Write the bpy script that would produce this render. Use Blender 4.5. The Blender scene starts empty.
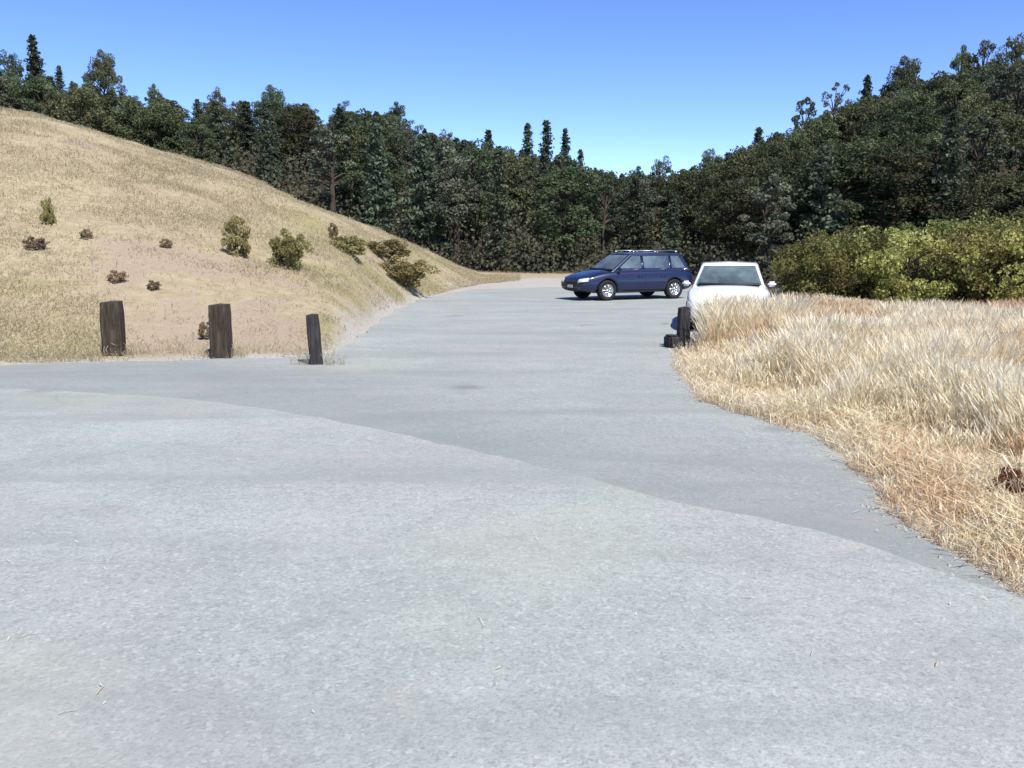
import bpy, bmesh, math, random
import numpy as np
from mathutils import Vector, Matrix
from mathutils.bvhtree import BVHTree

R = math.radians
sc = bpy.context.scene
COL = sc.collection

# ------------------------------------------------------------------ camera
F, HOR, CH = 887.0, 245.0, 1.75            # focal length in pixels, horizon row, eye height
PITCH = math.atan((384 - HOR) / F)
cam = bpy.data.cameras.new('camera'); camo = bpy.data.objects.new('camera', cam); COL.objects.link(camo)
cam.sensor_width = 36; cam.lens = F / 1024 * 36; cam.clip_start = 0.05; cam.clip_end = 6000
camo.location = (0, 0, CH); camo.rotation_euler = (math.pi / 2 - PITCH, 0, 0)
sc.camera = camo
sc.render.resolution_x, sc.render.resolution_y = 1024, 768

# ------------------------------------------------------------------ daylight
SUN_EL, SUN_AZ = R(54), R(150)             # azimuth clockwise from +Y: sun to the right and a little behind
world = bpy.data.worlds.new('World'); sc.world = world; world.use_nodes = True
wn = world.node_tree; wn.nodes.clear()
sky = wn.nodes.new('ShaderNodeTexSky'); sky.sky_type = 'NISHITA'; sky.sun_disc = False
sky.sun_elevation = SUN_EL; sky.sun_rotation = SUN_AZ; sky.altitude = 300
sky.air_density = 0.55; sky.dust_density = 0.0; sky.ozone_density = 1.5
hsv = wn.nodes.new('ShaderNodeHueSaturation'); hsv.inputs['Saturation'].default_value = 1.18; hsv.inputs['Hue'].default_value = 0.512
bg = wn.nodes.new('ShaderNodeBackground'); bg.inputs['Strength'].default_value = 0.14
wo = wn.nodes.new('ShaderNodeOutputWorld')
wn.links.new(sky.outputs[0], hsv.inputs['Color']); wn.links.new(hsv.outputs[0], bg.inputs['Color']); wn.links.new(bg.outputs[0], wo.inputs['Surface'])
sun = bpy.data.lights.new('sun', 'SUN'); suno = bpy.data.objects.new('sun', sun); COL.objects.link(suno)
sun.energy = 4.2; sun.angle = R(0.53); sun.color = (1, 0.95, 0.87)
sd = Vector((math.sin(SUN_AZ) * math.cos(SUN_EL), math.cos(SUN_AZ) * math.cos(SUN_EL), math.sin(SUN_EL)))
suno.rotation_euler = sd.to_track_quat('Z', 'Y').to_euler(); suno.location = sd * 60
vs = sc.view_settings
vs.view_transform = 'Standard'; vs.look = 'None'; vs.gamma = 1; vs.use_curve_mapping = False; vs.exposure = 0.88
sc.cycles.use_denoising = True
sc.cycles.max_bounces = 5; sc.cycles.transparent_max_bounces = 8
sc.render.filter_size = 1.6

# ------------------------------------------------------------------ small maths
def ray(u, v):
    xr = (u - 512) / F; yr = (384 - v) / F
    return np.array([xr, math.cos(PITCH) + yr * math.sin(PITCH), -math.sin(PITCH) + yr * math.cos(PITCH)])
def gp(u, v, z=0.0):
    d = ray(u, v); t = (z - CH) / d[2]
    return (d[0] * t, d[1] * t)
def col_of(u):                              # x/y slope of the picture column u
    return (u - 512) / F
def tan_of(v):                              # z/y slope of the picture row v
    d = ray(512, v); return d[2] / d[1]
def sstep(a, b, x):
    t = np.clip((x - a) / (b - a), 0, 1); return t * t * (3 - 2 * t)

def poly_sdf(X, Y, poly):
    """signed distance to a polygon, negative inside"""
    X = np.asarray(X, float); Y = np.asarray(Y, float)
    d = np.full(X.shape, 1e9); ins = np.zeros(X.shape, bool)
    n = len(poly)
    for i in range(n):
        ax, ay = poly[i]; bx, by = poly[(i + 1) % n]
        ex, ey = bx - ax, by - ay
        t = np.clip(((X - ax) * ex + (Y - ay) * ey) / (ex * ex + ey * ey + 1e-12), 0, 1)
        d = np.minimum(d, np.hypot(X - ax - t * ex, Y - ay - t * ey))
        c = ((ay > Y) != (by > Y))
        with np.errstate(divide='ignore', invalid='ignore'):
            xi = ax + (Y - ay) / (by - ay if by != ay else 1e-12) * ex
        ins ^= c & (X < xi)
    return np.where(ins, -d, d)

def vnoise(x, y, s, seed=0):
    """smooth 2-D value noise in -1..1"""
    x = np.asarray(x, float) / s; y = np.asarray(y, float) / s
    xi = np.floor(x).astype(np.int64); yi = np.floor(y).astype(np.int64)
    fx = x - xi; fy = y - yi; fx = fx * fx * (3 - 2 * fx); fy = fy * fy * (3 - 2 * fy)
    def h(a, b):
        n = (a * 374761393 + b * 668265263 + seed * 974711) & 0x7fffffff
        n = ((n ^ (n >> 13)) * 1274126177) & 0x7fffffff
        return ((n ^ (n >> 16)) & 0xffff) / 32767.5 - 1
    return (h(xi, yi) * (1 - fx) + h(xi + 1, yi) * fx) * (1 - fy) + (h(xi, yi + 1) * (1 - fx) + h(xi + 1, yi + 1) * fx) * fy

# ------------------------------------------------------------------ outlines of the paving (metres on the ground)
def rough(pts, seed, amp=0.07, step=0.22, closed=True):
    rnd = random.Random(seed); out = []
    n = len(pts)
    for i in range(n if closed else n - 1):
        a = Vector(pts[i]); b = Vector(pts[(i + 1) % n]); L = (b - a).length
        k = min(max(1, int(L / step)), 150); nn = Vector((-(b - a).y, (b - a).x)).normalized()
        for j in range(k):
            p = a.lerp(b, j / k)
            w = amp * (0.6 * float(vnoise(p.x, p.y, 0.9, seed)) + 0.5 * float(vnoise(p.x, p.y, 0.33, seed + 1)) + 0.3 * float(vnoise(p.x, p.y, 0.13, seed + 2)))
            out.append(tuple(p + nn * w))
    if not closed: out.append(tuple(pts[-1]))
    return out
edge_right = [gp(1024, 592), gp(981, 569), gp(927, 540), gp(890, 512), gp(868, 478), gp(831, 448), gp(767, 424), gp(720, 409), gp(694, 398), gp(677, 373), gp(670, 354)]
edge_left = [gp(424, 298), gp(398, 308), gp(372, 326), gp(350, 343), gp(330, 356), gp(290, 357), gp(220, 359), gp(110, 361), gp(0, 366)]
lot_pts = [(40, -14), (40, -4), (14, -2.2), (7, 0.2), (3.7, 2.6)] + edge_right + \
          [(2.75, 15.6), (3.05, 16.8), (4.6, 17.0), (7.6, 17.3), (8.3, 22), (8.0, 33), (5.6, 37), (1.5, 37.5), (-1.6, 35.5)] + edge_left + [(-14, 13.2), (-45, 15), (-45, -14)]
LOT = rough(lot_pts, 3, amp=0.16)
seam = [gp(1040, 612), gp(1000, 597), gp(949, 578), gp(874, 552), gp(810, 532), gp(700, 510), gp(581, 476), gp(492, 457), gp(396, 434), gp(270, 410), gp(150, 397), gp(0, 389)]
road_pts = [(30, -13), (30, -5.6), (13, -4.2), (6.5, -1.2), (3.6, 1.6)] + seam + [(-14, 10.6), (-44, 11.5), (-44, -13)]
ROAD = rough(road_pts, 9, amp=0.06, step=0.08)

# ------------------------------------------------------------------ the lie of the land
RIDGE = [(-420, 40), (-200, 66), (0, 117), (60, 125), (130, 144), (190, 160), (250, 181), (320, 208), (380, 231), (430, 253), (480, 275), (540, 282)]
FOOT = [(-420, 15), (0, 13.9), (330, 14.6), (352, 16.5), (400, 25.5), (440, 33), (480, 40), (540, 46)]
CREST = [(-420, 40), (0, 40), (250, 42), (380, 45), (480, 52), (540, 56)]
SKYLINE = [(-400, 34), (0, 66), (60, 76), (150, 95), (220, 98), (300, 101), (400, 112), (430, 130), (500, 145), (560, 152), (600, 168), (640, 174), (690, 166), (740, 146), (790, 126), (830, 108), (880, 90), (920, 76), (970, 64), (1024, 56), (1300, 30)]
FOREST0 = [(-400, 66), (300, 66), (480, 60), (640, 55), (760, 48), (1024, 46), (1300, 44)]
FORESTR = [(-400, 165), (300, 160), (620, 150), (760, 125), (1024, 112), (1300, 110)]
TREE_H = 9.0
KF = 0.968        # the wooded slopes lie above the tilted line of sight
def ip(tab, u): return np.interp(u, [p[0] for p in tab], [p[1] for p in tab])
_us = np.linspace(-420, 540, 97); _zc = []
for _u in _us:
    yf, yc = ip(FOOT, _u), ip(CREST, _u); s = np.linspace(0.05, 1, 60); y = yf + s * (yc - yf)
    _zc.append(max(0.0, np.min((CH + tan_of(ip(RIDGE, _u)) * y) / (np.sin(s * math.pi / 2) ** 1.12))))
_zc = np.array(_zc)
def terrain(X, Y, detail=True):
    X = np.asarray(X, float); Y = np.asarray(Y, float)
    ys = np.maximum(Y, 6.0)
    u = np.clip(512 + F * X / ys, -420, 1300)
    s = (Y - ip(FOOT, u)) / (ip(CREST, u) - ip(FOOT, u))
    zc = np.interp(u, _us, _zc, right=0.0)
    p = np.where(s < 1, np.sin(np.clip(s, 0, 1) * math.pi / 2) ** 1.12, 1 - sstep(1.0, 2.1, s))
    hill = zc * p
    if detail: hill = hill + p * np.minimum(zc, 2) * (0.15 * vnoise(X, Y, 4, 5) + 0.05 * vnoise(X, Y, 1.3, 6))
    u = np.clip(512 + F * X / (ys * KF), -420, 1300)
    y0, yr = ip(FOREST0, u), ip(FORESTR, u)
    zr = np.array([CH + tan_of(v) * q - TREE_H for v, q in zip(np.ravel(ip(SKYLINE, u)), np.ravel(yr))]).reshape(u.shape) if u.ndim else CH + tan_of(float(ip(SKYLINE, u))) * yr - TREE_H
    q = np.clip((Y - y0) / (yr - y0), 0, 1)
    fz = np.maximum(zr, 1.0) * np.sin(q * math.pi / 2) ** 1.1 * (1 - 0.75 * sstep(220, 700, Y))
    z = hill + fz
    d = poly_sdf(X, Y, LOT)
    z = np.where(d < 0, -0.03 + np.minimum(z, 0), z + -0.03 + 0.06 * sstep(0, 0.5, d) + (0.03 * vnoise(X, Y, 0.8, 8) * sstep(0.3, 1.5, d) if detail else 0))
    # slightly lower ground where the white car stands, gentle rise of the verge to the right
    z = z + np.where((d > 0) & (X > 2) & (Y < 48), -0.055 * np.clip(X - 5, 0, 7) * sstep(0, 3, d) * sstep(17, 24, Y), 0)
    return z
def tz(x, y): return float(terrain(np.array([x]), np.array([y]))[0])
def hit(u, v, y0=8.0, y1=170.0):
    """where the line of sight of a picture point meets the land"""
    d = ray(u, v); ys = np.linspace(y0, y1, 900); t = ys / d[1]
    zz = CH + d[2] * t; tt = terrain(d[0] * t, ys)
    k = np.argmax(tt >= zz) if np.any(tt >= zz) else len(ys) - 1
    return float(d[0] * t[k]), float(ys[k]), float(tt[k])

# ------------------------------------------------------------------ object helpers
def link_mesh(name, me, mats, parent=None):
    o = bpy.data.objects.new(name, me); COL.objects.link(o)
    for m in (mats if isinstance(mats, (list, tuple)) else [mats]): me.materials.append(m)
    if parent: o.parent = parent
    return o
def tag(o, label=None, cat=None, group=None, kind=None):
    if label: o['label'] = label
    if cat: o['category'] = cat
    if group: o['group'] = group
    if kind: o['kind'] = kind
    return o
def thing(name, label, cat, loc=(0, 0, 0), rz=0.0, group=None):
    o = bpy.data.objects.new(name, None); COL.objects.link(o); o.location = loc; o.rotation_euler = (0, 0, rz)
    o.empty_display_size = 0.3
    return tag(o, label, cat, group)
def dup(root, loc, rz, scale, label, group=None):
    r = root.copy(); COL.objects.link(r); r.location = loc; r.rotation_euler = (0, 0, rz); r.scale = scale
    r['label'] = label
    if group: r['group'] = group
    elif 'group' in r: del r['group']
    for ch in list(root.children):
        c = ch.copy(); COL.objects.link(c); c.parent = r
    return r

class Geo:
    """collects vertices, quads and one value per vertex; builds ONE mesh"""
    def __init__(s): s.V = []; s.Q = []; s.A = []; s.n = 0
    def add(s, V, Q, a=0.5):
        V = np.asarray(V, float).reshape(-1, 3); Q = np.asarray(Q, np.int64).reshape(-1, 4)
        s.V.append(V); s.Q.append(Q + s.n); s.A.append(np.broadcast_to(np.asarray(a, float), (len(V),))); s.n += len(V)
    def tube(s, pts, rad, seg=7, a=0.5):
        pts = np.asarray(pts, float); k = len(pts); V = []
        for i in range(k):
            t = pts[min(i + 1, k - 1)] - pts[max(i - 1, 0)]; t = t / (np.linalg.norm(t) + 1e-9)
            r = np.array([1, 0, 0]) if abs(t[0]) < 0.8 else np.array([0, 1, 0])
            b1 = np.cross(t, r); b1 /= np.linalg.norm(b1); b2 = np.cross(t, b1)
            an = np.arange(seg) / seg * 2 * math.pi
            V.append(pts[i] + rad[i] * (np.cos(an)[:, None] * b1 + np.sin(an)[:, None] * b2))
        V = np.concatenate(V); Q = []
        for i in range(k - 1):
            for j in range(seg):
                Q.append((i * seg + j, i * seg + (j + 1) % seg, (i + 1) * seg + (j + 1) % seg, (i + 1) * seg + j))
        s.add(V, Q, a)
    def leaves(s, P, size, rng, up=0.3, long=1.5, a=None):
        P = np.asarray(P, float); n = len(P)
        nrm = rng.normal(size=(n, 3)); nrm[:, 2] = nrm[:, 2] * (1 - up) + up * 1.4
        nrm /= np.linalg.norm(nrm, axis=1)[:, None]
        t = rng.normal(size=(n, 3)); t -= (t * nrm).sum(1)[:, None] * nrm; t /= np.linalg.norm(t, axis=1)[:, None] + 1e-9
        b = np.cross(nrm, t); sz = np.broadcast_to(size, (n,)) * rng.uniform(0.6, 1.3, n)
        t = t * (sz * long * 0.5)[:, None]; b = b * (sz * 0.5)[:, None]; bow = nrm * (sz * 0.22)[:, None]
        V = np.stack([P - t, P - b * 1.0 + bow, P + t * 1.0, P + b + bow], 1).reshape(-1, 3)
        Q = np.arange(4 * n).reshape(-1, 4)
        av = rng.uniform(0, 1, n) if a is None else np.broadcast_to(a, (n,))
        s.add(V, Q, np.repeat(av, 4))
    def mesh(s, name, smooth=False):
        V = np.concatenate(s.V); Q = np.concatenate(s.Q); A = np.concatenate(s.A)
        me = bpy.data.meshes.new(name); me.vertices.add(len(V)); me.vertices.foreach_set('co', V.astype(np.float32).ravel())
        me.loops.add(Q.size); me.loops.foreach_set('vertex_index', Q.astype(np.int32).ravel())
        me.polygons.add(len(Q)); me.polygons.foreach_set('loop_start', np.arange(0, Q.size, 4, dtype=np.int32))
        at = me.attributes.new('var', 'FLOAT', 'POINT'); at.data.foreach_set('value', A.astype(np.float32))
        me.update(calc_edges=True)
        me.polygons.foreach_set('use_smooth', np.full(len(Q), smooth))
        return me

# ------------------------------------------------------------------ materials
class NT:
    def __init__(s, name):
        s.m = bpy.data.materials.new(name); s.m.use_nodes = True; s.t = s.m.node_tree; s.t.nodes.clear()
        s.out = s.n('ShaderNodeOutputMaterial'); s.b = s.n('ShaderNodeBsdfPrincipled'); s.t.links.new(s.b.outputs[0], s.out.inputs['Surface'])
    def n(s, k, **kw):
        x = s.t.nodes.new(k)
        for a, b in kw.items(): setattr(x, a, b)
        return x
    def l(s, a, b): s.t.links.new(a, b)
    def noise(s, scale, detail=4, rough=0.6, vec=None, dist=0):
        x = s.n('ShaderNodeTexNoise'); x.inputs['Scale'].default_value = scale; x.inputs['Detail'].default_value = detail
        x.inputs['Roughness'].default_value = rough; x.inputs['Distortion'].default_value = dist
        if vec is not None: s.l(vec, x.inputs['Vector'])
        return x.outputs['Fac']
    def pos(s): return s.n('ShaderNodeNewGeometry').outputs['Position']
    def obj(s): return s.n('ShaderNodeTexCoord').outputs['Object']
    def attr(s, name): return s.n('ShaderNodeAttribute', attribute_name=name).outputs['Fac']
    def ramp(s, fac, stops):
        x = s.n('ShaderNodeValToRGB'); e = x.color_ramp.elements
        while len(e) < len(stops): e.new(0.5)
        for i, (p, c) in enumerate(stops): e[i].position = p; e[i].color = (c[0], c[1], c[2], 1) if isinstance(c, (tuple, list)) else (c, c, c, 1)
        s.l(fac, x.inputs['Fac']); return x.outputs['Color']
    def mix(s, fac, a, b, mode='MIX'):
        x = s.n('ShaderNodeMix', data_type='RGBA', blend_type=mode)
        for v, i in ((fac, 0), (a, 6), (b, 7)):
            if hasattr(v, 'links'): s.l(v, x.inputs[i])
            elif i == 0: x.inputs[0].default_value = v
            else: x.inputs[i].default_value = (*v, 1)
        return x.outputs[2]
    def math(s, op, a, b=0.0):
        x = s.n('ShaderNodeMath', operation=op)
        for v, i in ((a, 0), (b, 1)):
            if hasattr(v, 'links'): s.l(v, x.inputs[i])
            else: x.inputs[i].default_value = v
        return x.outputs[0]
    def scaled(s, vec, xyz):
        x = s.n('ShaderNodeMapping'); x.inputs['Scale'].default_value = xyz; s.l(vec, x.inputs['Vector']); return x.outputs[0]
    def bump(s, h, strength, dist, prev=None):
        x = s.n('ShaderNodeBump'); x.inputs['Strength'].default_value = strength; x.inputs['Distance'].default_value = dist
        s.l(h, x.inputs['Height'])
        if prev is not None: s.l(prev, x.inputs['Normal'])
        s.l(x.outputs[0], s.b.inputs['Normal']); return x.outputs[0]
    def setc(s, c, rough=0.8, spec=0.3):
        if hasattr(c, 'links'): s.l(c, s.b.inputs['Base Color'])
        else: s.b.inputs['Base Color'].default_value = (*c, 1)
        s.b.inputs['Roughness'].default_value = rough; s.b.inputs['Specular IOR Level'].default_value = spec
        return s.m

def mat_asphalt(name, lo, hi, seed, band=False):
    k = NT(name); p = k.pos(); p0 = p
    x = k.n('ShaderNodeMapping'); x.inputs['Location'].default_value = (seed, seed * 2, 0); k.l(p, x.inputs['Vector']); p = x.outputs[0]
    big = k.noise(0.35, 4, 0.55, p, 0.6); mid = k.noise(2.3, 5, 0.62, p); fine = k.noise(60, 3, 0.7, p); grit = k.noise(190, 2, 0.8, p)
    c = k.ramp(big, [(0.3, lo), (0.72, hi)])
    c = k.mix(k.ramp(mid, [(0.35, 0.0), (0.7, 0.5)]), c, [v * 0.86 for v in lo])
    tint = k.noise(0.55, 2, 0.5, k.scaled(p, (1.0, 0.55, 1)), 0.4)
    c = k.mix(0.35, c, k.ramp(tint, [(0.35, (hi[0] * 1.06, hi[1] * 0.96, hi[2] * 1.0)), (0.5, hi), (0.65, (hi[0] * 0.93, hi[1] * 1.01, hi[2] * 0.97))]))
    # speckle of the aggregate, worn patches
    chip = k.noise(22, 4, 0.75, p)
    c = k.mix(k.ramp(chip, [(0.34, 0.25), (0.46, 0.0)]), c, (0.15, 0.15, 0.15))
    c = k.mix(k.ramp(chip, [(0.54, 0.0), (0.70, 0.25)]), c, (0.44, 0.44, 0.42))
    c = k.mix(k.ramp(fine, [(0.35, 0.4), (0.5, 0.0)]), c, (0.1, 0.1, 0.105))
    wear = k.noise(1.1, 7, 0.72, k.scaled(p, (0.6, 1.0, 1)), 0.5)
    c = k.mix(k.ramp(wear, [(0.40, 0.4), (0.5, 0.0)]), c, [v * 0.82 for v in lo])
    c = k.mix(k.ramp(wear, [(0.54, 0.0), (0.68, 0.3)]), c, [v * 1.15 for v in hi])
    c = k.mix(k.ramp(grit, [(0.6, 0.0), (0.75, 0.45)]), c, (0.5, 0.49, 0.46))
    # stones of the chip seal, each its own grey
    vc = k.n('ShaderNodeTexVoronoi'); vc.inputs['Scale'].default_value = 55; k.l(p, vc.inputs['Vector'])
    sep = k.n('ShaderNodeSeparateColor'); k.l(vc.outputs['Color'], sep.inputs[0])
    c = k.mix(k.ramp(sep.outputs[0], [(0.0, 0.3), (0.28, 0.0)]), c, (0.12, 0.125, 0.12)); c = k.mix(k.ramp(sep.outputs[1], [(0.78, 0.0), (1.0, 0.32)]), c, (0.52, 0.52, 0.49))
    vb = k.n('ShaderNodeTexVoronoi'); vb.inputs['Scale'].default_value = 19; k.l(p, vb.inputs['Vector']); sb = k.n('ShaderNodeSeparateColor'); k.l(vb.outputs['Color'], sb.inputs[0])
    c = k.mix(k.ramp(sb.outputs[0], [(0.0, 0.22), (0.3, 0.0)]), c, (0.15, 0.15, 0.145))
    # tyre-worn lanes and yellowish dust
    lane = k.noise(0.5, 4, 0.55, k.scaled(p, (0.25, 1.6, 1)), 0.9)
    c = k.mix(k.ramp(lane, [(0.36, 0.5), (0.52, 0.0)]), c, [v * 0.78 for v in lo])
    yel = k.noise(0.42, 3, 0.5, k.scaled(p, (1, 1, 1)), 0.3)
    c = k.mix(k.ramp(yel, [(0.56, 0.0), (0.72, 0.3)]), c, (0.36, 0.36, 0.28))
    # a few dark oil drips
    ov = k.n('ShaderNodeTexVoronoi'); ov.inputs['Scale'].default_value = 0.55; k.l(p, ov.inputs['Vector']); osp = k.n('ShaderNodeSeparateColor'); k.l(ov.outputs['Color'], osp.inputs[0])
    drip = k.math('MULTIPLY', k.ramp(k.math('ADD', ov.outputs['Distance'], k.math('MULTIPLY', k.noise(9, 4, 0.7, p), 0.16)), [(0.13, 0.55), (0.24, 0.0)]), k.ramp(osp.outputs[2], [(0.66, 0.0), (0.7, 1.0)]))
    c = k.mix(drip, c, (0.13, 0.13, 0.13))
    # rust-pink scuffs and dust
    scuff = k.noise(0.9, 5, 0.6, k.scaled(p, (0.55, 1.5, 1)), 1.2)
    c = k.mix(k.ramp(scuff, [(0.58, 0.0), (0.72, 0.4)]), c, (0.36, 0.295, 0.275))
    dust = k.noise(0.75, 5, 0.65, p, 0.8)
    c = k.mix(k.ramp(dust, [(0.55, 0.0), (0.8, 0.35)]), c, (0.36, 0.35, 0.31))
    if band:   # darker, oil-worn strip of older surface along the newer road
        A, B = Vector((*gp(450, 447), 0)), Vector((*gp(949, 578), 0)); nv = Vector((-(B - A).y, (B - A).x, 0)).normalized()
        if nv.y < 0: nv = -nv
        dt = k.n('ShaderNodeVectorMath', operation='DOT_PRODUCT'); k.l(p0, dt.inputs[0]); dt.inputs[1].default_value = nv
        dd = k.math('ADD', k.math('SUBTRACT', dt.outputs['Value'], A.dot(nv)), k.math('MULTIPLY', k.math('SUBTRACT', k.noise(0.8, 4, 0.6, p), 0.5), 2.0))
        k_ = k.n('ShaderNodeMapRange'); k_.inputs[1].default_value = 0.4; k_.inputs[2].default_value = 2.6; k_.inputs[3].default_value = 0.38; k_.inputs[4].default_value = 0.0
        k.l(dd, k_.inputs[0]); c = k.mix(k_.outputs[0], c, (0.165, 0.185, 0.18))
    # hairline cracks, only in some areas
    vo = k.n('ShaderNodeTexVoronoi', feature='DISTANCE_TO_EDGE'); vo.inputs['Scale'].default_value = 0.42
    wob = k.n('ShaderNodeMix', data_type='VECTOR'); wob.inputs[0].default_value = 0.16
    nz = k.n('ShaderNodeTexNoise'); nz.inputs['Scale'].default_value = 2.2; nz.inputs['Detail'].default_value = 5; k.l(p, nz.inputs['Vector'])
    k.l(p, wob.inputs[4]); k.l(nz.outputs['Color'], wob.inputs[5]); k.l(wob.outputs[1], vo.inputs['Vector'])
    crack = k.ramp(vo.outputs['Distance'], [(0.0, 1.0), (0.006, 0.0)])
    crk = k.math('MULTIPLY', crack, k.ramp(k.noise(0.3, 2, 0.5, p), [(0.58, 0.0), (0.7, 0.3)]))
    c = k.mix(crk, c, (0.09, 0.088, 0.085))
    k.bump(grit, 0.35, 0.006, k.bump(fine, 0.4, 0.012))
    k.setc(c, 0.88, 0.25); return k.m

def mat_ground():
    k = NT('land'); p = k.pos()
    hillm, gravel, forest, green, dirt = (k.attr(a) for a in ('hill', 'gravel', 'forest', 'green', 'dirt'))
    n1 = k.noise(0.4, 5, 0.6, p); n2 = k.noise(3.5, 6, 0.7, p); n3 = k.noise(26, 4, 0.7, p)
    straw = k.ramp(n2, [(0.3, (0.24, 0.195, 0.125)), (0.5, (0.33, 0.28, 0.18)), (0.72, (0.41, 0.36, 0.24))])
    straw = k.mix(k.ramp(n1, [(0.35, 0.0), (0.7, 0.5)]), straw, (0.30, 0.235, 0.165))
    c = k.mix(green, straw, k.ramp(n2, [(0.3, (0.17, 0.16, 0.065)), (0.7, (0.30, 0.27, 0.12))]))
    c = k.mix(dirt, c, k.ramp(n3, [(0.3, (0.25, 0.195, 0.14)), (0.7, (0.37, 0.30, 0.225))]))
    c = k.mix(gravel, c, k.ramp(n3, [(0.3, (0.24, 0.225, 0.20)), (0.55, (0.38, 0.36, 0.325)), (0.75, (0.50, 0.48, 0.44))]))
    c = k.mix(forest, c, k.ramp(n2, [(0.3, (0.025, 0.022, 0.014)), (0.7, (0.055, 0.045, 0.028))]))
    k.bump(n3, 0.6, 0.05, k.bump(n2, 0.5, 0.1))
    return k.setc(c, 0.95, 0.1)

def mat_leaf(name, cols, trans=0.25, hue=0.06):
    """foliage: colour differs from leaf to leaf and from plant to plant"""
    k = NT(name); v = k.attr('var'); rnd = k.n('ShaderNodeObjectInfo').outputs['Random']
    c = k.ramp(v, [(i / (len(cols) - 1), q) for i, q in enumerate(cols)])
    h = k.n('ShaderNodeHueSaturation'); k.l(c, h.inputs['Color'])
    k.l(k.math('ADD', k.math('MULTIPLY', rnd, hue), 0.5 - hue / 2), h.inputs['Hue'])
    k.l(k.math('ADD', k.math('MULTIPLY', k.math('FRACT', k.math('MULTIPLY', rnd, 7.31)), 0.9), 0.68), h.inputs['Value'])
    k.setc(h.outputs[0], 0.65, 0.2)
    tr = k.n('ShaderNodeBsdfTranslucent'); k.l(h.outputs[0], tr.inputs['Color'])
    mx = k.n('ShaderNodeMixShader'); mx.inputs[0].default_value = trans
    k.l(k.b.outputs[0], mx.inputs[1]); k.l(tr.outputs[0], mx.inputs[2]); k.l(mx.outputs[0], k.out.inputs['Surface'])
    return k.m

def mat_grass(name, cols, trans=0.3):
    k = NT(name); v = k.attr('var'); c = k.ramp(v, [(i / (len(cols) - 1), q) for i, q in enumerate(cols)])
    k.setc(c, 0.75, 0.15)
    tr = k.n('ShaderNodeBsdfTranslucent'); k.l(c, tr.inputs['Color']); mx = k.n('ShaderNodeMixShader'); mx.inputs[0].default_value = trans
    k.l(k.b.outputs[0], mx.inputs[1]); k.l(tr.outputs[0], mx.inputs[2]); k.l(mx.outputs[0], k.out.inputs['Surface'])
    return k.m

def mat_bark(name, a, b):
    k = NT(name); n = k.noise(3, 6, 0.7, k.scaled(k.obj(), (3, 3, 0.6)))
    k.bump(n, 0.6, 0.03); return k.setc(k.ramp(n, [(0.3, a), (0.7, b)]), 0.9, 0.15)

def mat_post(name, a, b, c_):
    k = NT(name); o = k.obj()
    g = k.noise(9, 6, 0.7, k.scaled(o, (3, 3, 0.35)), 0.4); w = k.noise(4, 4, 0.6, o)
    c = k.ramp(g, [(0.28, a), (0.5, b), (0.75, c_)])
    c = k.mix(k.ramp(w, [(0.5, 0.0), (0.75, 0.5)]), c, [0.5 * (a[i] + c_[i]) + 0.02 for i in range(3)])
    k.bump(g, 0.8, 0.02); return k.setc(c, 0.88, 0.2)

def mat_plain(name, c, rough=0.5, spec=0.5, metal=0.0, coat=0.0):
    k = NT(name); n = k.noise(14, 3, 0.5, k.obj())
    cc = k.ramp(n, [(0.3, [v * 0.93 for v in c]), (0.7, [min(v * 1.04, 1) for v in c])])
    k.setc(cc, rough, spec); k.b.inputs['Metallic'].default_value = metal
    k.b.inputs['Coat Weight'].default_value = coat; k.b.inputs['Coat Roughness'].default_value = 0.06
    return k.m

M = {}
M['asphalt_old'] = mat_asphalt('old_asphalt', (0.250, 0.277, 0.260), (0.300, 0.328, 0.310), 3.0, True)
M['asphalt_new'] = mat_asphalt('road_asphalt', (0.268, 0.294, 0.276), (0.322, 0.350, 0.328), 17.0)
M['land'] = mat_ground()
M['conifer'] = mat_leaf('conifer_needles', [(0.041, 0.053, 0.035), (0.067, 0.085, 0.054), (0.108, 0.127, 0.074)], 0.25, 0.08)
M['broad'] = mat_leaf('evergreen_leaves', [(0.050, 0.061, 0.030), (0.082, 0.099, 0.047), (0.132, 0.147, 0.075)], 0.3, 0.09)
M['gum'] = mat_leaf('grey_green_leaves', [(0.05, 0.058, 0.038), (0.082, 0.092, 0.06), (0.13, 0.14, 0.095)], 0.25, 0.08)
M['bush'] = mat_leaf('yellow_green_leaves', [(0.11, 0.085, 0.04), (0.16, 0.17, 0.05), (0.235, 0.25, 0.07), (0.34, 0.34, 0.13)], 0.35, 0.06)
M['scrub'] = mat_leaf('olive_scrub_leaves', [(0.10, 0.085, 0.035), (0.17, 0.15, 0.06), (0.25, 0.22, 0.10)], 0.25, 0.03)
M['weed'] = mat_leaf('dry_weed_leaves', [(0.13, 0.10, 0.06), (0.2, 0.155, 0.09), (0.28, 0.22, 0.14)], 0.25, 0.02)
M['red_weed'] = mat_leaf('rusty_weed_leaves', [(0.12, 0.05, 0.025), (0.2, 0.09, 0.045), (0.28, 0.15, 0.08)], 0.25, 0.02)
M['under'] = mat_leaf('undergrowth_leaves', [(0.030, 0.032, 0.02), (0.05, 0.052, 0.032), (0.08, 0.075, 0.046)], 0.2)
M['bark'] = mat_bark('dark_bark', (0.035, 0.027, 0.02), (0.09, 0.07, 0.055))
M['pale_bark'] = mat_bark('pale_bark', (0.06, 0.05, 0.04), (0.15, 0.13, 0.105))
M['straw'] = mat_grass('tall_straw', [(0.33, 0.15, 0.075), (0.56, 0.34, 0.19), (0.70, 0.54, 0.34), (0.75, 0.67, 0.47), (0.84, 0.80, 0.66)], 0.45)
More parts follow.
